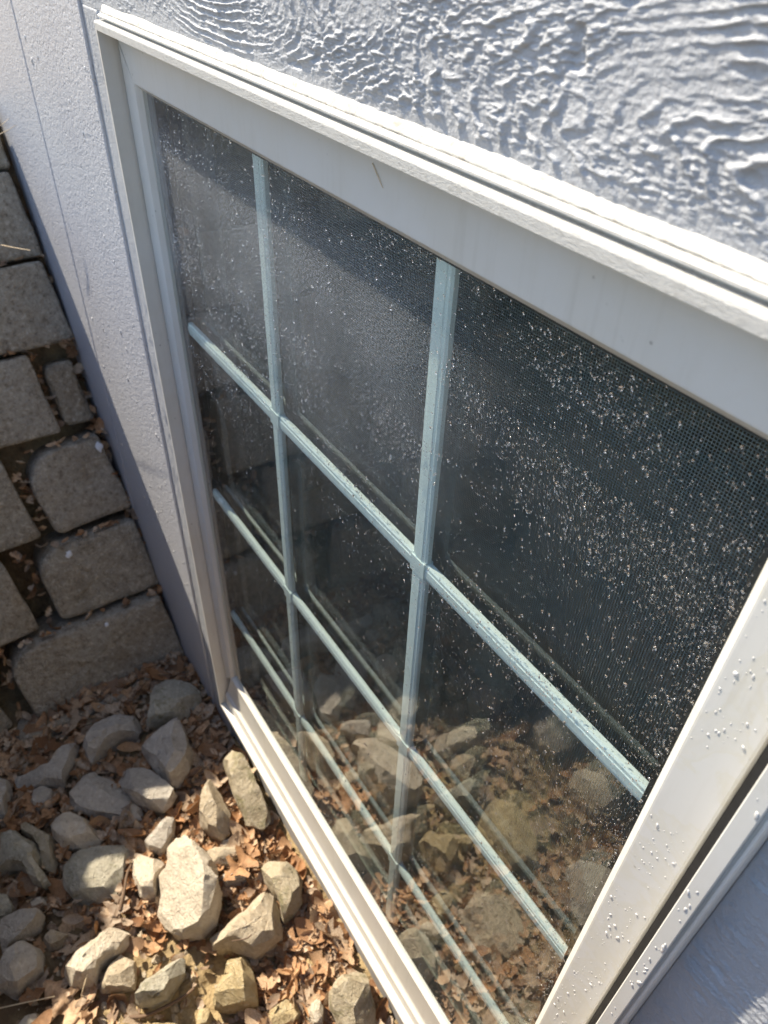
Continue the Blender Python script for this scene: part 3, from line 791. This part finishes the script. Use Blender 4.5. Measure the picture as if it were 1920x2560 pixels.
# ================================================================ ROCKS
ZA = lambda q: (q[0] / 2.572, 1700 + q[1] / 2.572)
ZB = lambda q: (500 + q[0] / 2.572, 1700 + q[1] / 2.572)
ROCK = [
 # kind, height, zone, outline, label
 ('lichen', .34, ZA, [(940,270),(960,130),(1000,30),(1090,0),(1230,30),(1290,90),(1300,180),(1200,240),(1100,260),(1040,280),(960,300)], 'rounded grey-green stone between the bottom block and the window corner'),
 ('grey', .26, ZA, [(540,380),(640,300),(780,225),(880,250),(920,290),(890,350),(800,370),(700,430),(640,490),(580,530),(545,470)], 'rough pale grey stone just below the bottom block of the wall'),
 ('grey', .30, ZA, [(910,450),(990,350),(1110,240),(1150,240),(1200,330),(1245,460),(1230,560),(1140,680),(1080,660),(1000,580),(930,500)], 'grey wedge-shaped stone in shade left of the window sill corner'),
 ('grey', .16, ZA, [(80,630),(230,610),(330,570),(400,480),(440,425),(510,425),(480,530),(430,630),(420,680),(300,680),(190,700),(100,730)], 'long bent slab of grey stone in the shade by the block wall'),
 ('grey', .13, ZA, [(200,790),(220,720),(290,685),(340,710),(330,770),(280,820),(230,835)], 'small rounded grey pebble under the long bent slab'),
 ('grey', .15, ZA, [(420,740),(470,650),(590,590),(740,650),(800,720),(870,790),(930,850),(920,900),(780,900),(640,890),(480,840)], 'broad flat dark grey stone in shade beside the round pebble'),
 ('grey', .24, ZA, [(750,640),(800,560),(850,550),(920,570),(1000,600),(1140,740),(1110,800),(1050,845),(950,820),(850,780),(800,720)], 'long grey-brown stone in shade overlapping the broad flat one'),
 ('pale', .22, ZA, [(320,910),(420,850),(580,870),(650,930),(680,990),(620,1080),(530,1085),(390,1080),(340,1000)], 'pale oval stone with flat top lying alone in the shade at left'),
 ('lichen', .22, ZA, [(0,980),(80,950),(150,1010),(230,1050),(270,1130),(250,1200),(330,1310),(290,1340),(210,1310),(190,1240),(80,1210),(0,1230)], 'lichen-spotted stone cut by the left edge of the picture'),
 ('moss', .16, ZA, [(130,890),(200,890),(310,960),(370,1060),(380,1160),(350,1240),(270,1210),(270,1120),(220,1030),(140,980)], 'narrow dark mossy stone between the pale oval and the lichen-spotted one'),
 ('lichen', .15, ZA, [(390,1220),(480,1110),(600,1080),(830,1060),(850,1130),(800,1280),(740,1400),(600,1460),(500,1440),(400,1340)], 'broad half-buried greenish slab on the edge of the shade'),
 ('pale', .20, ZA, [(830,1190),(900,1120),(1000,1150),(1060,1170),(1040,1260),(1020,1330),(1010,1410),(960,1430),(880,1380),(860,1280)], 'white-grey stone tucked against the left side of the biggest sunlit stone'),
 ('pale', .40, ZA, [(1130,1010),(1210,1010),(1250,1090),(1330,1130),(1390,1200),(1400,1290),(1425,1360),(1410,1470),(1390,1570),(1300,1640),(1180,1660),(1090,1620),(1060,1580),(1000,1490),(1030,1390),(1025,1260),(1070,1170),(1080,1090)], 'biggest cream stone standing upright in full sun'),
 ('grey', .18, ZA, [(930,1060),(1020,980),(1080,890),(1130,900),(1120,1000),(1080,1080),(1040,1120),(960,1100)], 'brown-grey stone in half shade behind the biggest cream stone'),
 ('pale', .22, ZA, [(410,1890),(500,1770),(620,1690),(680,1580),(740,1570),(830,1610),(830,1690),(780,1750),(720,1790),(650,1860),(620,1960),(520,1980),(420,1960)], 'long sunlit cream stone pointing away from the lower left corner'),
 ('tan', .17, ZA, [(620,1980),(660,1880),(780,1770),(870,1810),(880,1900),(870,1990),(760,2010),(660,2010)], 'tan stone half sunk in sand next to the long cream stone'),
 ('lichen', .26, ZA, [(870,2080),(940,1970),(1060,1850),(1160,1760),(1190,1790),(1190,1880),(1120,1980),(1080,2060),(980,2110),(900,2110)], 'greenish tapering stone right above the bent twig'),
 ('grey', .22, ZA, [(0,1560),(130,1500),(270,1480),(290,1520),(260,1600),(160,1670),(60,1740),(0,1790)], 'flat grey stone on the left edge above the squarish brown one'),
 ('grey', .28, ZA, [(0,1840),(60,1770),(170,1680),(280,1750),(275,1870),(180,1950),(80,2050),(0,2000)], 'squarish brown-grey stone on the left edge below the flat grey one'),
 ('grey', .18, ZA, [(-30,620),(20,620),(60,650),(80,720),(50,800),(40,880),(-30,900)], 'grey stone sliced by the left edge beside the long bent slab'),
 ('lichen', .16, ZA, [(-40,1380),(60,1400),(100,1470),(80,1530),(-30,1550)], 'small mossy grey stone on the left edge above the flat grey stone'),
 ('pale', .14, ZA, [(110,2240),(170,2170),(250,2150),(270,2240),(190,2290)], 'small grey stone at the very bottom left corner'),
 ('tan', .26, ZA, [(1280,930),(1290,780),(1310,680),(1350,650),(1420,740),(1480,860),(1480,980),(1430,1030),(1390,1010),(1330,980)], 'tan wedge-shaped stone on the sun line above the biggest stone'),
 ('moss', .30, ZB, [(140,510),(210,505),(300,560),(340,640),(380,720),(470,860),(460,890),(400,960),(290,930),(270,860),(220,760),(180,640),(150,560)], 'long tan stone with a mossy patch tight against the window sill'),
 ('pale', .08, ZA, [(1410,1050),(1500,1030),(1515,1080),(1430,1090)], 'tiny pale stone chip between the tan wedge and the curled oak leaf'),
 ('tan', .14, ZB, [(10,1130),(100,1090),(230,1090),(250,1130),(210,1190),(100,1210),(30,1190)], 'flat pinkish-tan stone under the pale curled oak leaf'),
 ('grey', .14, ZB, [(120,1280),(240,1220),(330,1250),(300,1310),(180,1340)], 'low brown stone just right of the biggest cream stone'),
 ('moss', .27, ZB, [(390,1240),(430,1180),(540,1150),(650,1200),(665,1260),(655,1440),(600,1520),(540,1560),(510,1430),(430,1320)], 'squarish stone with moss on its upper edge beside the leaf pile'),
 ('tan', .30, ZB, [(65,1680),(180,1610),(280,1520),(370,1420),(440,1370),(490,1400),(520,1540),(535,1660),(480,1710),(350,1790),(200,1740),(80,1740)], 'triangular tan stone right of the biggest cream stone, in sun'),
 ('yellow', .28, ZB, [(80,2060),(150,1930),(190,1830),(290,1780),(320,1800),(360,1960),(375,2090),(330,2110),(150,2130),(90,2110)], 'yellowish upright stone in the sand below the triangular stone'),
 ('moss', .30, ZB, [(830,2010),(900,1910),(980,1880),(1060,1880),(1090,1960),(1130,2120),(1130,2230),(1000,2290),(900,2250),(830,2110)], 'two-tone tan and mossy stone at the bottom edge by the sill'),
 ('yellow', .16, ZB, [(420,2150),(560,2060),(620,2080),(650,2140),(600,2240),(440,2240)], 'low yellow stone at the bottom edge right of the upright yellowish one'),
 ('pale', .16, ZB, [(690,2120),(760,2060),(800,2110),(790,2230),(710,2240)], 'small pale stone at the bottom edge left of the two-tone stone'),
 ('yellow', .12, ZB, [(-10,2130),(60,2120),(90,2170),(60,2240),(-20,2240)], 'small sandy stone at the bottom edge below the greenish tapering stone'),
 ('tan', .12, ZA, [(270,1680),(340,1620),(440,1640),(390,1720),(300,1740)], 'thin brown flat stone in leaves right of the flat grey left-edge stone'),
 ('pale', .07, ZA, [(190,1420),(280,1395),(305,1440),(210,1475)], 'thin white stone chip in the shaded leaves at left'),
]
def inpoly(px, py, poly):
    r_ = np.zeros(np.shape(px), bool); n = len(poly); j = n - 1
    for i in range(n):
        xi, yi = poly[i]; xj, yj = poly[j]
        c_ = ((yi > py) != (yj > py)) & (px < (xj - xi) * (py - yi) / (yj - yi + 1e-12) + xi)
        r_ ^= c_; j = i
    return r_
FOOT = []
def rock(pts, h, kind, label, seed, zbase, group=None):
    """pts: outline (x,y) at mid height, in units"""
    rr = np.random.default_rng(900 + seed)
    P2 = np.array(pts); ctr = P2.mean(0)
    for _ in range(3):                                   # area centroid
        x, y = P2[:, 0], P2[:, 1]; xn, yn = np.roll(x, -1), np.roll(y, -1)
        cr = x * yn - xn * y; A = cr.sum() / 2
        ctr = np.array((((x + xn) * cr).sum() / (6 * A), ((y + yn) * cr).sum() / (6 * A)))
    size = np.sqrt(abs(A) / np.pi); zm = zbase + .36 * h
    if A < 0: P2 = P2[::-1]
    bm = bmesh.new()
    n = len(P2); lo, mid, up = [], [], []
    tilt = rr.normal(0, .22, 2) * h / max(size, .1)
    for q in P2:
        d = q - ctr
        lo.append(bm.verts.new((*(d * .86), -.5 * h)))
        mid.append(bm.verts.new((*(d * 1.0), rr.normal(0, .05) * h)))
        e = d * rr.uniform(.74, .93)
        up.append(bm.verts.new((*e, h * (.55 + rr.normal(0, .05)) + (e[0] * tilt[0] + e[1] * tilt[1]) * .6)))
    for i in range(n):
        j = (i + 1) % n
        bm.faces.new((lo[i], lo[j], mid[j], mid[i])); bm.faces.new((mid[i], mid[j], up[j], up[i]))
    bm.faces.new(lo[::-1])
    cv = bm.verts.new((rr.normal(0, .12) * size, rr.normal(0, .12) * size, h * .66))
    for i in range(n): bm.faces.new((up[i], up[(i + 1) % n], cv))
    for k in range(13):                                   # broken faces: slice corners and edges away
        a_ = rr.uniform(0, 2 * np.pi); el = rr.uniform(.15, 1.35)
        nn = Vector((math.cos(a_) * math.cos(el), math.sin(a_) * math.cos(el), math.sin(el)))
        far = max(v.co.dot(nn) for v in bm.verts)
        cut = far - rr.uniform(.08, .30) * min(h, size) * (1.3 if k < 4 else .7)
        bmesh.ops.bisect_plane(bm, geom=bm.verts[:] + bm.edges[:] + bm.faces[:], plane_co=nn * cut, plane_no=nn, clear_outer=True)
        bmesh.ops.holes_fill(bm, edges=[e for e in bm.edges if e.is_boundary], sides=0)
    bmesh.ops.triangulate(bm, faces=bm.faces[:])
    for it in range(5):
        thr = max(.045, size * .16)
        ed = [e for e in bm.edges if e.calc_length() > thr]
        if not ed or len(bm.faces) > 2600: break
        bmesh.ops.subdivide_edges(bm, edges=ed, cuts=1)
        bmesh.ops.triangulate(bm, faces=[f for f in bm.faces if len(f.verts) > 3])
    V = np.array([v.co[:] for v in bm.verts]); o_ = seed * 3.7; s1 = 1.9 / max(size, .05)
    nrm = np.array([v.normal[:] for v in bm.verts])
    bm.normal_update(); nrm = np.array([v.normal[:] for v in bm.verts])
    dd = .035 * size * fbm(V[:, 0] * s1 + o_, V[:, 1] * s1, V[:, 2] * s1, 81, 3) + .028 * size * fbm(V[:, 0] * s1 * 4 + o_, V[:, 1] * s1 * 4, V[:, 2] * s1 * 6, 82, 3)
    V = V + nrm * dd[:, None]
    for v, co in zip(bm.verts, V): v.co = Vector(co)
    for e in bm.edges:
        if len(e.link_faces) == 2 and e.calc_face_angle(0) > math.radians(18): e.smooth = False
    for f in bm.faces: f.smooth = True
    for v in bm.verts: v.co = v.co * U
    me = bpy.data.meshes.new('rock'); bmesh.ops.recalc_face_normals(bm, faces=bm.faces); bm.to_mesh(me); bm.free()
    me.materials.append(M_ROCK[kind])
    o = bpy.data.objects.new('rock', me); C.objects.link(o); o.location = W((ctr[0], ctr[1], zm))
    tag(o, label, 'rock', group or 'loose stones on the floor of the window well')
    FOOT.append(P2)
    return o
for i, (kind, h, zone, poly, label) in enumerate(ROCK):
    z_mid = ZG + .38 * h
    rock([on_z(zone(q), z_mid)[:2] for q in poly], h, kind, label, i, ZG)
# stones that only the glass shows, mirrored
MIR = [(1.75, -1.35, .34, 'yellow', 'yellowish stone mirrored in the glass above the lowest grid bar'),
       (2.15, -.85, .30, 'tan', 'tan stone mirrored in the bottom right of the glass'),
       (2.45, -1.6, .36, 'grey', 'broad grey stone mirrored beside the right sash stile'),
       (1.85, -2.1, .30, 'pale', 'pale stone mirrored in the middle of the right-hand pane'),
       (2.75, -.55, .26, 'moss', 'mossy stone mirrored low down near the sill'),
       (1.25, -2.2, .30, 'grey', 'grey stone mirrored at the top of the sunlit patch'),
       (2.9, -2.15, .30, 'tan', 'tan stone mirrored below the second grid bar at right'),
       (.45, -2.2, .26, 'lichen', 'shaded stone mirrored in the dark middle pane')]
for i, (x, y, r_, kind, label) in enumerate(MIR):
    rr = np.random.default_rng(60 + i); n = 9
    pts = [(x + r_ * rr.uniform(.65, 1.05) * math.cos(a), y + .75 * r_ * rr.uniform(.65, 1.05) * math.sin(a)) for a in np.linspace(0, 2 * np.pi, n, endpoint=False)]
    rock(pts, .22, kind, label, 60 + i, ZG)

# ================================================================ LEAVES
def leaf_mesh(k):
    """curled dry leaf, about one unit long, in unit space"""
    rr = np.random.default_rng(300 + k)
    ns = 8; lob = k % 3 == 0
    tt = np.linspace(0, 1, ns)
    w = np.sin(np.pi * np.clip(tt * .93 + .035, 0, 1)) ** .8 * rr.uniform(.20, .30)
    if lob: w = w * (1 + .42 * np.where(np.arange(ns) % 2 == 0, 1, -1) * np.sin(np.pi * tt)) * 1.25
    curl = rr.uniform(.5, 2.0); fold = rr.uniform(-.5, .9); side = rr.uniform(-.4, .4)
    V = []
    for i in range(ns):
        a = (tt[i] - .5) * curl
        cx = math.sin(a) / curl; cz = (1 - math.cos(a)) / curl
        cy = side * (tt[i] - .5) ** 2 * .6
        for s_ in (-1, 0, 1):
            ww = w[i] * (1 + rr.normal(0, .08))
            V.append((cx + (.05 * abs(s_) if lob else 0), cy + s_ * ww * math.cos(fold * s_), cz + abs(s_) * ww * math.sin(abs(fold)) * (1 if fold > 0 else -.6) + rr.normal(0, .02)))
    F = grid_quads(ns, 3)
    # stalk
    V = np.array(V)
    return V, F
LEAVES = [leaf_mesh(k) for k in range(10)]
leaf_data = []
for k, (V, F) in enumerate(LEAVES):
    me = bpy.data.meshes.new('dead_leaf')
    me.from_pydata((V * U).tolist(), [], F.tolist()); me.materials.append(M_LEAF)
    me.polygons.foreach_set('use_smooth', [True] * len(me.polygons))
    ca = me.color_attributes.new('tint', 'FLOAT_COLOR', 'POINT')
    ca.data.foreach_set('color', np.tile([0.0, 0, 0, 1], len(V)).astype(np.float32))
    me.update(); leaf_data.append(me)
def covered(x, y, shrink=0.0):
    m = np.zeros(np.shape(x), bool)
    for P2 in FOOT:
        c_ = P2.mean(0)
        m |= inpoly(x, y, [tuple(c_ + (q - c_) * (1 - shrink)) for q in P2])
    return m
def litter_dens(x, y):
    d = .55 + .5 * fbm(x * 1.6, y * 1.6, 0 * x, 91, 3)
    d = d + .35 * np.exp(-((y + .35) / .28) ** 2) + .35 * np.exp(-((x + .85) / .35) ** 2)
    sand = np.exp(-(((x - 1.4) / .45) ** 2 + ((y + 1.35) / .42) ** 2))
    return np.clip(d - .55 * sand, .10, 1)
pts = []
while len(pts) < 7200:
    x = rng.uniform(-1.25, 3.3, 4000); y = rng.uniform(-3.2, -.11, 4000)
    k = (rng.random(4000) < litter_dens(x, y)) & ~covered(x, y, .12) & (well_dist(x, y) > .0)
    pts += list(zip(x[k], y[k]))
pts = np.array(pts[:7200])
def project(p):
    q = RC @ (np.asarray(p) - CAM); return 960 + F_PX * q[0] / q[2], 1280 + F_PX * q[1] / q[2], q[2]
recs = []
for (x, y) in pts:
    big = rng.random() < .22
    L = (rng.uniform(.20, .28) if rng.random() < .16 else rng.uniform(.11, .19)) if big else rng.uniform(.03, .10)
    z = float(ground_z(np.array(x), np.array(y))) + .012 + rng.random() ** 2 * .07
    recs.append((x, y, z, L, rng.uniform(0, 6.283), rng.normal(0, .38), rng.normal(0, .38), rng.integers(10)))
# leaves caught on the block ledges and in the gap beside the house
for _ in range(120):
    tt = rng.uniform(-.0, .14); z = rng.uniform(-4.65, -.9)
    p = slope_pt(tt + .10, z, .0 - .14 * (z - ZG) / .62 * .62 - rng.uniform(.0, .16)); p[1] = -.105 - tt * .55
    recs.append((p[0], p[1], p[2], rng.uniform(.09, .17), rng.uniform(0, 6.283), rng.normal(0, .6), rng.normal(0, .6), rng.integers(10)))
for _ in range(110):
    ci = int(rng.integers(0, 5)); tt = rng.uniform(.1, 2.1); z = courses[ci][1] + .03
    p = slope_pt(tt, z, .0 - .085 * ci - rng.uniform(.0, .07))
    recs.append((p[0], p[1], p[2], rng.uniform(.06, .13), rng.uniform(0, 6.283), rng.normal(0, .5), rng.normal(0, .5), rng.integers(10)))
for (tt0, zz0, zz1) in ((1.0, -4.1, -3.5), (.81, -3.4, -2.75), (.42, -2.7, -2.1), (1.45, -4.7, -4.1), (1.03, -2.1, -1.5)):
    for _ in range(14):
        z = rng.uniform(zz0, zz1); p = slope_pt(tt0 + rng.normal(0, .03), z, -.03 - .135 * (z - ZG) - rng.random() * .08)
        recs.append((p[0], p[1], p[2], rng.uniform(.08, .15), rng.uniform(0, 6.283), rng.normal(0, .6), rng.normal(0, .6), rng.integers(10)))
def seen_size(r_):
    u, v, d = project(r_[:3])
    if not (5 < u < 1915 and 5 < v < 2555): return 0
    if u > 545 and v < 1758 + (u - 550) * 1.75: return 0       # behind the window frame
    return r_[3] / d
order = sorted(range(len(recs)), key=lambda i: -seen_size(recs[i]))
def leaf_matrix(r_):
    x, y, z, L, a, b, c_, k = r_
    return Matrix.Translation(W((x, y, z))) @ Matrix.Rotation(a, 4, 'Z') @ Matrix.Rotation(b, 4, 'X') @ Matrix.Rotation(c_, 4, 'Y') @ Matrix.Scale(L, 4)
SHORT = ['rounded grey-green stone by the bottom block', 'rough pale stone below the bottom block', 'grey wedge stone by the sill corner',
 'long bent grey slab', 'small round grey pebble', 'broad flat dark grey stone', 'long grey-brown stone in shade', 'pale oval stone',
 'lichen-spotted stone at the left edge', 'narrow dark mossy stone', 'half-buried greenish slab', 'white-grey stone beside the biggest stone',
 'biggest cream stone', 'brown-grey stone behind the biggest stone', 'long sunlit cream stone', 'tan stone sunk in sand',
 'greenish tapering stone', 'flat grey stone at the left edge', 'squarish brown stone at the left edge', 'sliced grey stone at the left edge',
 'small mossy stone at the left edge', 'small grey stone in the bottom left corner', 'tan wedge-shaped stone', 'long tan stone against the sill',
 'tiny pale stone chip', 'flat pinkish-tan stone', 'low brown stone', 'squarish moss-edged stone', 'triangular tan stone',
 'yellowish upright stone', 'two-tone mossy stone at the bottom edge', 'low yellow stone at the bottom edge', 'small pale stone at the bottom edge',
 'small sandy stone at the bottom edge', 'thin brown flat stone', 'thin white stone chip'] + ['mirrored stone'] * 8
for i in order[:296]:
    o = bpy.data.objects.new('dead_leaf', leaf_data[int(recs[i][7])]); C.objects.link(o)
    o.matrix_world = leaf_matrix(recs[i])
    x_, y_ = recs[i][0], recs[i][1]
    size_w = 'large' if recs[i][3] > .165 else ('medium' if recs[i][3] > .13 else 'small')
    if x_ < X0 + .02:
        crs = ('bottom', 'second', 'third', 'fourth', 'fifth', 'sixth', 'top')[int(np.clip((recs[i][2] - ZG) / .62, 0, 6))]
        if y_ > -.24: lg = (size_w + ' brown leaf in the gap beside the trim board at the ' + crs + ' block course', 'leaves in the gap beside the house')
        else: lg = (size_w + ' brown leaf wedged in the block wall at the ' + crs + ' course', 'leaves wedged in the block wall')
    else:
        u0, v0, _ = project(recs[i][:3]); bd = 1e9
        for nm, P2 in zip(SHORT, FOOT):
            c_ = P2.mean(0); dd = math.hypot(c_[0] - x_, c_[1] - y_) - math.sqrt(np.ptp(P2[:, 0]) * np.ptp(P2[:, 1])) * .5
            if dd < bd:
                bd = dd; u1, v1, _ = project((c_[0], c_[1], ZG + .1)); near = nm
        du, dv = u0 - u1, v0 - v1
        side = ('right of' if du > 0 else 'left of') if abs(du) > abs(dv) else ('below' if dv > 0 else 'above')
        lg = (size_w + ' curled brown leaf just ' + side + ' the ' + near, 'curled dead leaves among the stones')
    tag(o, lg[0], 'leaf', lg[1])
AV, AF, AC = [], [], []; base = 0
for i in order[296:]:
    V, F = LEAVES[int(recs[i][7])]
    m = np.array(leaf_matrix(recs[i]))
    v = (V * U) @ m[:3, :3].T + m[:3, 3]
    AV.append(v); AF.append(F + base); base += len(V); AC.append(np.full(len(V), rng.random()))
AV = np.vstack(AV) / U; AV[:, 2] += ZG
lit = fast_mesh('leaf_litter', AV, np.vstack(AF), M_LEAF, origin=(1, -1, ZG))
ca = lit.data.color_attributes.new('tint', 'FLOAT_COLOR', 'POINT')
cc = np.zeros((len(AV), 4), np.float32); cc[:, 0] = np.concatenate(AC); cc[:, 3] = 1
ca.data.foreach_set('color', cc.ravel())
tag(lit, 'layer of brown dead leaf scraps covering the soil between the stones', 'leaf litter', kind='stuff')

# grit and gravel between the stones
gv, gf, gb = [], [], 0
gxy = np.stack([rng.uniform(-1.1, 3.0, 2600), rng.uniform(-3.0, -.12, 2600)], -1)
gxy = gxy[~covered(gxy[:, 0], gxy[:, 1], .05) & (well_dist(gxy[:, 0], gxy[:, 1]) > 0)]
gz = ground_z(gxy[:, 0], gxy[:, 1])
ico = np.array([(0, 0, 1), (.89, 0, .45), (.28, .85, .45), (-.72, .53, .45), (-.72, -.53, .45), (.28, -.85, .45), (.72, .53, -.45), (-.28, .85, -.45), (-.89, 0, -.45), (-.28, -.85, -.45), (.72, -.53, -.45), (0, 0, -1)])
icf = np.array([(0,1,2),(0,2,3),(0,3,4),(0,4,5),(0,5,1),(1,6,2),(2,7,3),(3,8,4),(4,9,5),(5,10,1),(6,7,2),(7,8,3),(8,9,4),(9,10,5),(10,6,1),(6,11,7),(7,11,8),(8,11,9),(9,11,10),(10,11,6)])
for (x_, y_), z_ in zip(gxy, gz):
    r_ = float(np.clip(rng.lognormal(math.log(.013), .55), .005, .05))
    v_ = ico * r_ * (1 + .25 * rng.normal(size=(12, 1))) * np.array((1, rng.uniform(.6, 1), rng.uniform(.4, .8)))
    gv.append(v_ + np.array((x_, y_, z_ + .2 * r_))); gf.append(icf + gb); gb += 12
grav = fast_mesh('gravel', np.vstack(gv), np.vstack(gf), M_ROCK['tan'], origin=(1, -1, ZG), smooth=False, tris=True)
tag(grav, 'tan grit and gravel scattered over the soil between the stones', 'gravel', kind='stuff')

# a few leaves that stand out: lobed oak leaves
def oak_leaf(uv, z, L, rot, label, tintv, curl=.9):
    rr = np.random.default_rng(int(uv[0]))
    side = [(0, .02), (.06, .05), (.12, .10), (.17, .17), (.22, .07), (.30, .12), (.36, .30), (.44, .27), (.43, .12), (.50, .10), (.58, .20), (.66, .33), (.72, .22), (.68, .12), (.76, .10), (.84, .20), (.89, .14), (.88, .07), (1.0, .0)]
    V, F = [], []
    n = len(side)
    for sgn in (-1, 1):
        for s_ in (.0, .5, 1.0):
            for (a, b) in side:
                bb = b * s_ * sgn * (1 + .1 * rr.normal()); aa = a - .5
                V.append((math.sin(aa * curl) / curl, bb, (1 - math.cos(aa * curl)) / curl + .9 * bb * bb + .015 * rr.normal()))
    for h_ in (0, 1):
        for s_ in (0, 1):
            o0 = (h_ * 3 + s_) * n; o1 = o0 + n
            for k in range(n - 1):
                q = (o0 + k, o0 + k + 1, o1 + k + 1, o1 + k); F.append(q if h_ == 0 else q[::-1])
    V = np.array(V) * L
    # stalk
    c_, s_ = math.cos(rot), math.sin(rot)
    V = np.stack([V[:, 0] * c_ - V[:, 1] * s_, V[:, 0] * s_ + V[:, 1] * c_, V[:, 2]], -1)
    g = on_z(uv, z)
    o = mesh_obj('oak_leaf', V + g, F, M_LEAF, origin=tuple(g), smooth=True)
    ca = o.data.color_attributes.new('tint', 'FLOAT_COLOR', 'POINT')
    ca.data.foreach_set('color', np.tile([tintv, 0, 0, 1], len(V)).astype(np.float32))
    return tag(o, label, 'leaf', 'lobed oak leaves')
oak_leaf((605, 2160), ZG + .17, .34, 1.9, 'pale tan curled oak leaf lying over the pinkish flat stone', .3)
oak_leaf((175, 2520), ZG + .06, .46, .4, 'large tan oak leaf with deep lobes at the bottom left', .75)
oak_leaf((285, 2285), ZG + .09, .30, 2.4, 'orange-brown oak leaf catching the first sun left of the biggest stone', .2)
oak_leaf((95, 2460), ZG + .07, .24, 1.0, 'dull brown oak leaf below the squarish left-edge stone', .6)
p = slope_pt(.62, -4.42, .012)
lf = bpy.data.objects.new('dead_leaf', leaf_data[4]); C.objects.link(lf)
lf.matrix_world = Matrix.Translation(W(p)) @ Matrix.Rotation(math.radians(62), 4, 'Y') @ Matrix.Rotation(.6, 4, 'Z') @ Matrix.Scale(.11, 4)
tag(lf, 'single orange leaf scrap stuck to the face of the bottom block', 'leaf')

# ================================================================ TWIGS AND STRAWS
def tube(name, pts, r0, r1, mat, label, cat, group=None, seg=6):
    pts = [np.array(q, float) for q in pts]
    # smooth subdivision
    for _ in range(2):
        q2 = [pts[0]]
        for a, b in zip(pts[:-1], pts[1:]): q2 += [a * .75 + b * .25, a * .25 + b * .75]
        pts = q2 + [pts[-1]]
    V, F = [], []; n = len(pts)
    for i, q in enumerate(pts):
        d = pts[min(i + 1, n - 1)] - pts[max(i - 1, 0)]; d /= np.linalg.norm(d)
        a = np.cross(d, (0.1, .2, 1)); a /= np.linalg.norm(a); b = np.cross(d, a)
        r_ = r0 + (r1 - r0) * i / (n - 1)
        for k in range(seg):
            t_ = 2 * math.pi * k / seg; V.append(q + r_ * (a * math.cos(t_) + b * math.sin(t_)))
    for i in range(n - 1):
        for k in range(seg): F.append((i * seg + k, i * seg + (k + 1) % seg, (i + 1) * seg + (k + 1) % seg, (i + 1) * seg + k))
    F += [tuple(range(seg)), tuple((n - 1) * seg + k for k in range(seg - 1, -1, -1))]
    o = mesh_obj(name, V, F, mat, smooth=True)
    return tag(o, label, cat, group)
gp = lambda q, zone, dz: on_z(zone(q), ZG + dz)
tube('twig', [gp((800,2165), ZA, .06), (gp((920,2170), ZA, .08)), gp((1050,2110), ZA, .11), gp((1180,2040), ZA, .08), gp((1245,1985), ZA, .06)], .013, .009, M_TWIG, 'bent brown twig lying on the sand at the bottom', 'twig')
tube('twig', [gp((770,1480), ZA, .10), gp((800,1360), ZA, .12), gp((815,1240), ZA, .12), gp((850,1180), ZA, .1)], .011, .007, M_TWIG, 'thin dark twig beside the white-grey stone', 'twig')
tube('twig', [gp((330,1640), ZB, .36), gp((300,1665), ZB, .38), gp((200,1680), ZB, .37)], .005, .003, M_TWIG, 'fine dark stem lying across the triangular tan stone', 'twig')
tube('twig', [gp((645,1960), ZB, .06), gp((670,2060), ZB, .09), gp((690,2130), ZB, .06)], .007, .005, M_TWIG, 'short reddish stem standing in the leaves near the bottom edge', 'twig')
tube('grass_straw', [gp((0,2110), ZA, .10), gp((180,2070), ZA, .14), gp((350,2035), ZA, .10)], .004, .003, M_STRAW, 'long pale straw across the lower left corner', 'straw')
tube('grass_straw', [gp((560,1900), ZA, .2), gp((530,2000), ZA, .16), gp((520,2060), ZA, .05)], .004, .003, M_STRAW, 'short dry straw sticking up beside the long cream stone', 'straw')
wp = lambda uv, y: on_y(uv, y)
tube('grass_straw', [wp((-20, 325), -.30), wp((5, 312), -.26), wp((22, 296), -.2)], .0028, .0012, M_STRAW, 'upper of two crossing pale straws in front of the trim board', 'straw')
tube('grass_straw', [wp((-20, 345), -.30), wp((15, 328), -.26), wp((40, 313), -.2)], .0028, .0012, M_STRAW, 'lower of two crossing pale straws in front of the trim board', 'straw')
tube('grass_straw', [wp((0, 612), -.42), wp((40, 620), -.40), wp((76, 626), -.38)], .0032, .0015, M_STRAW, 'short white straw resting on an upper block', 'straw')
tube('grass_straw', [wp((931, 408), -.0645), wp((944, 440), -.066), wp((957, 470), -.0645)], .0016, .0008, M_STRAW, 'tiny bent straw stuck to the upper sash rail', 'straw')
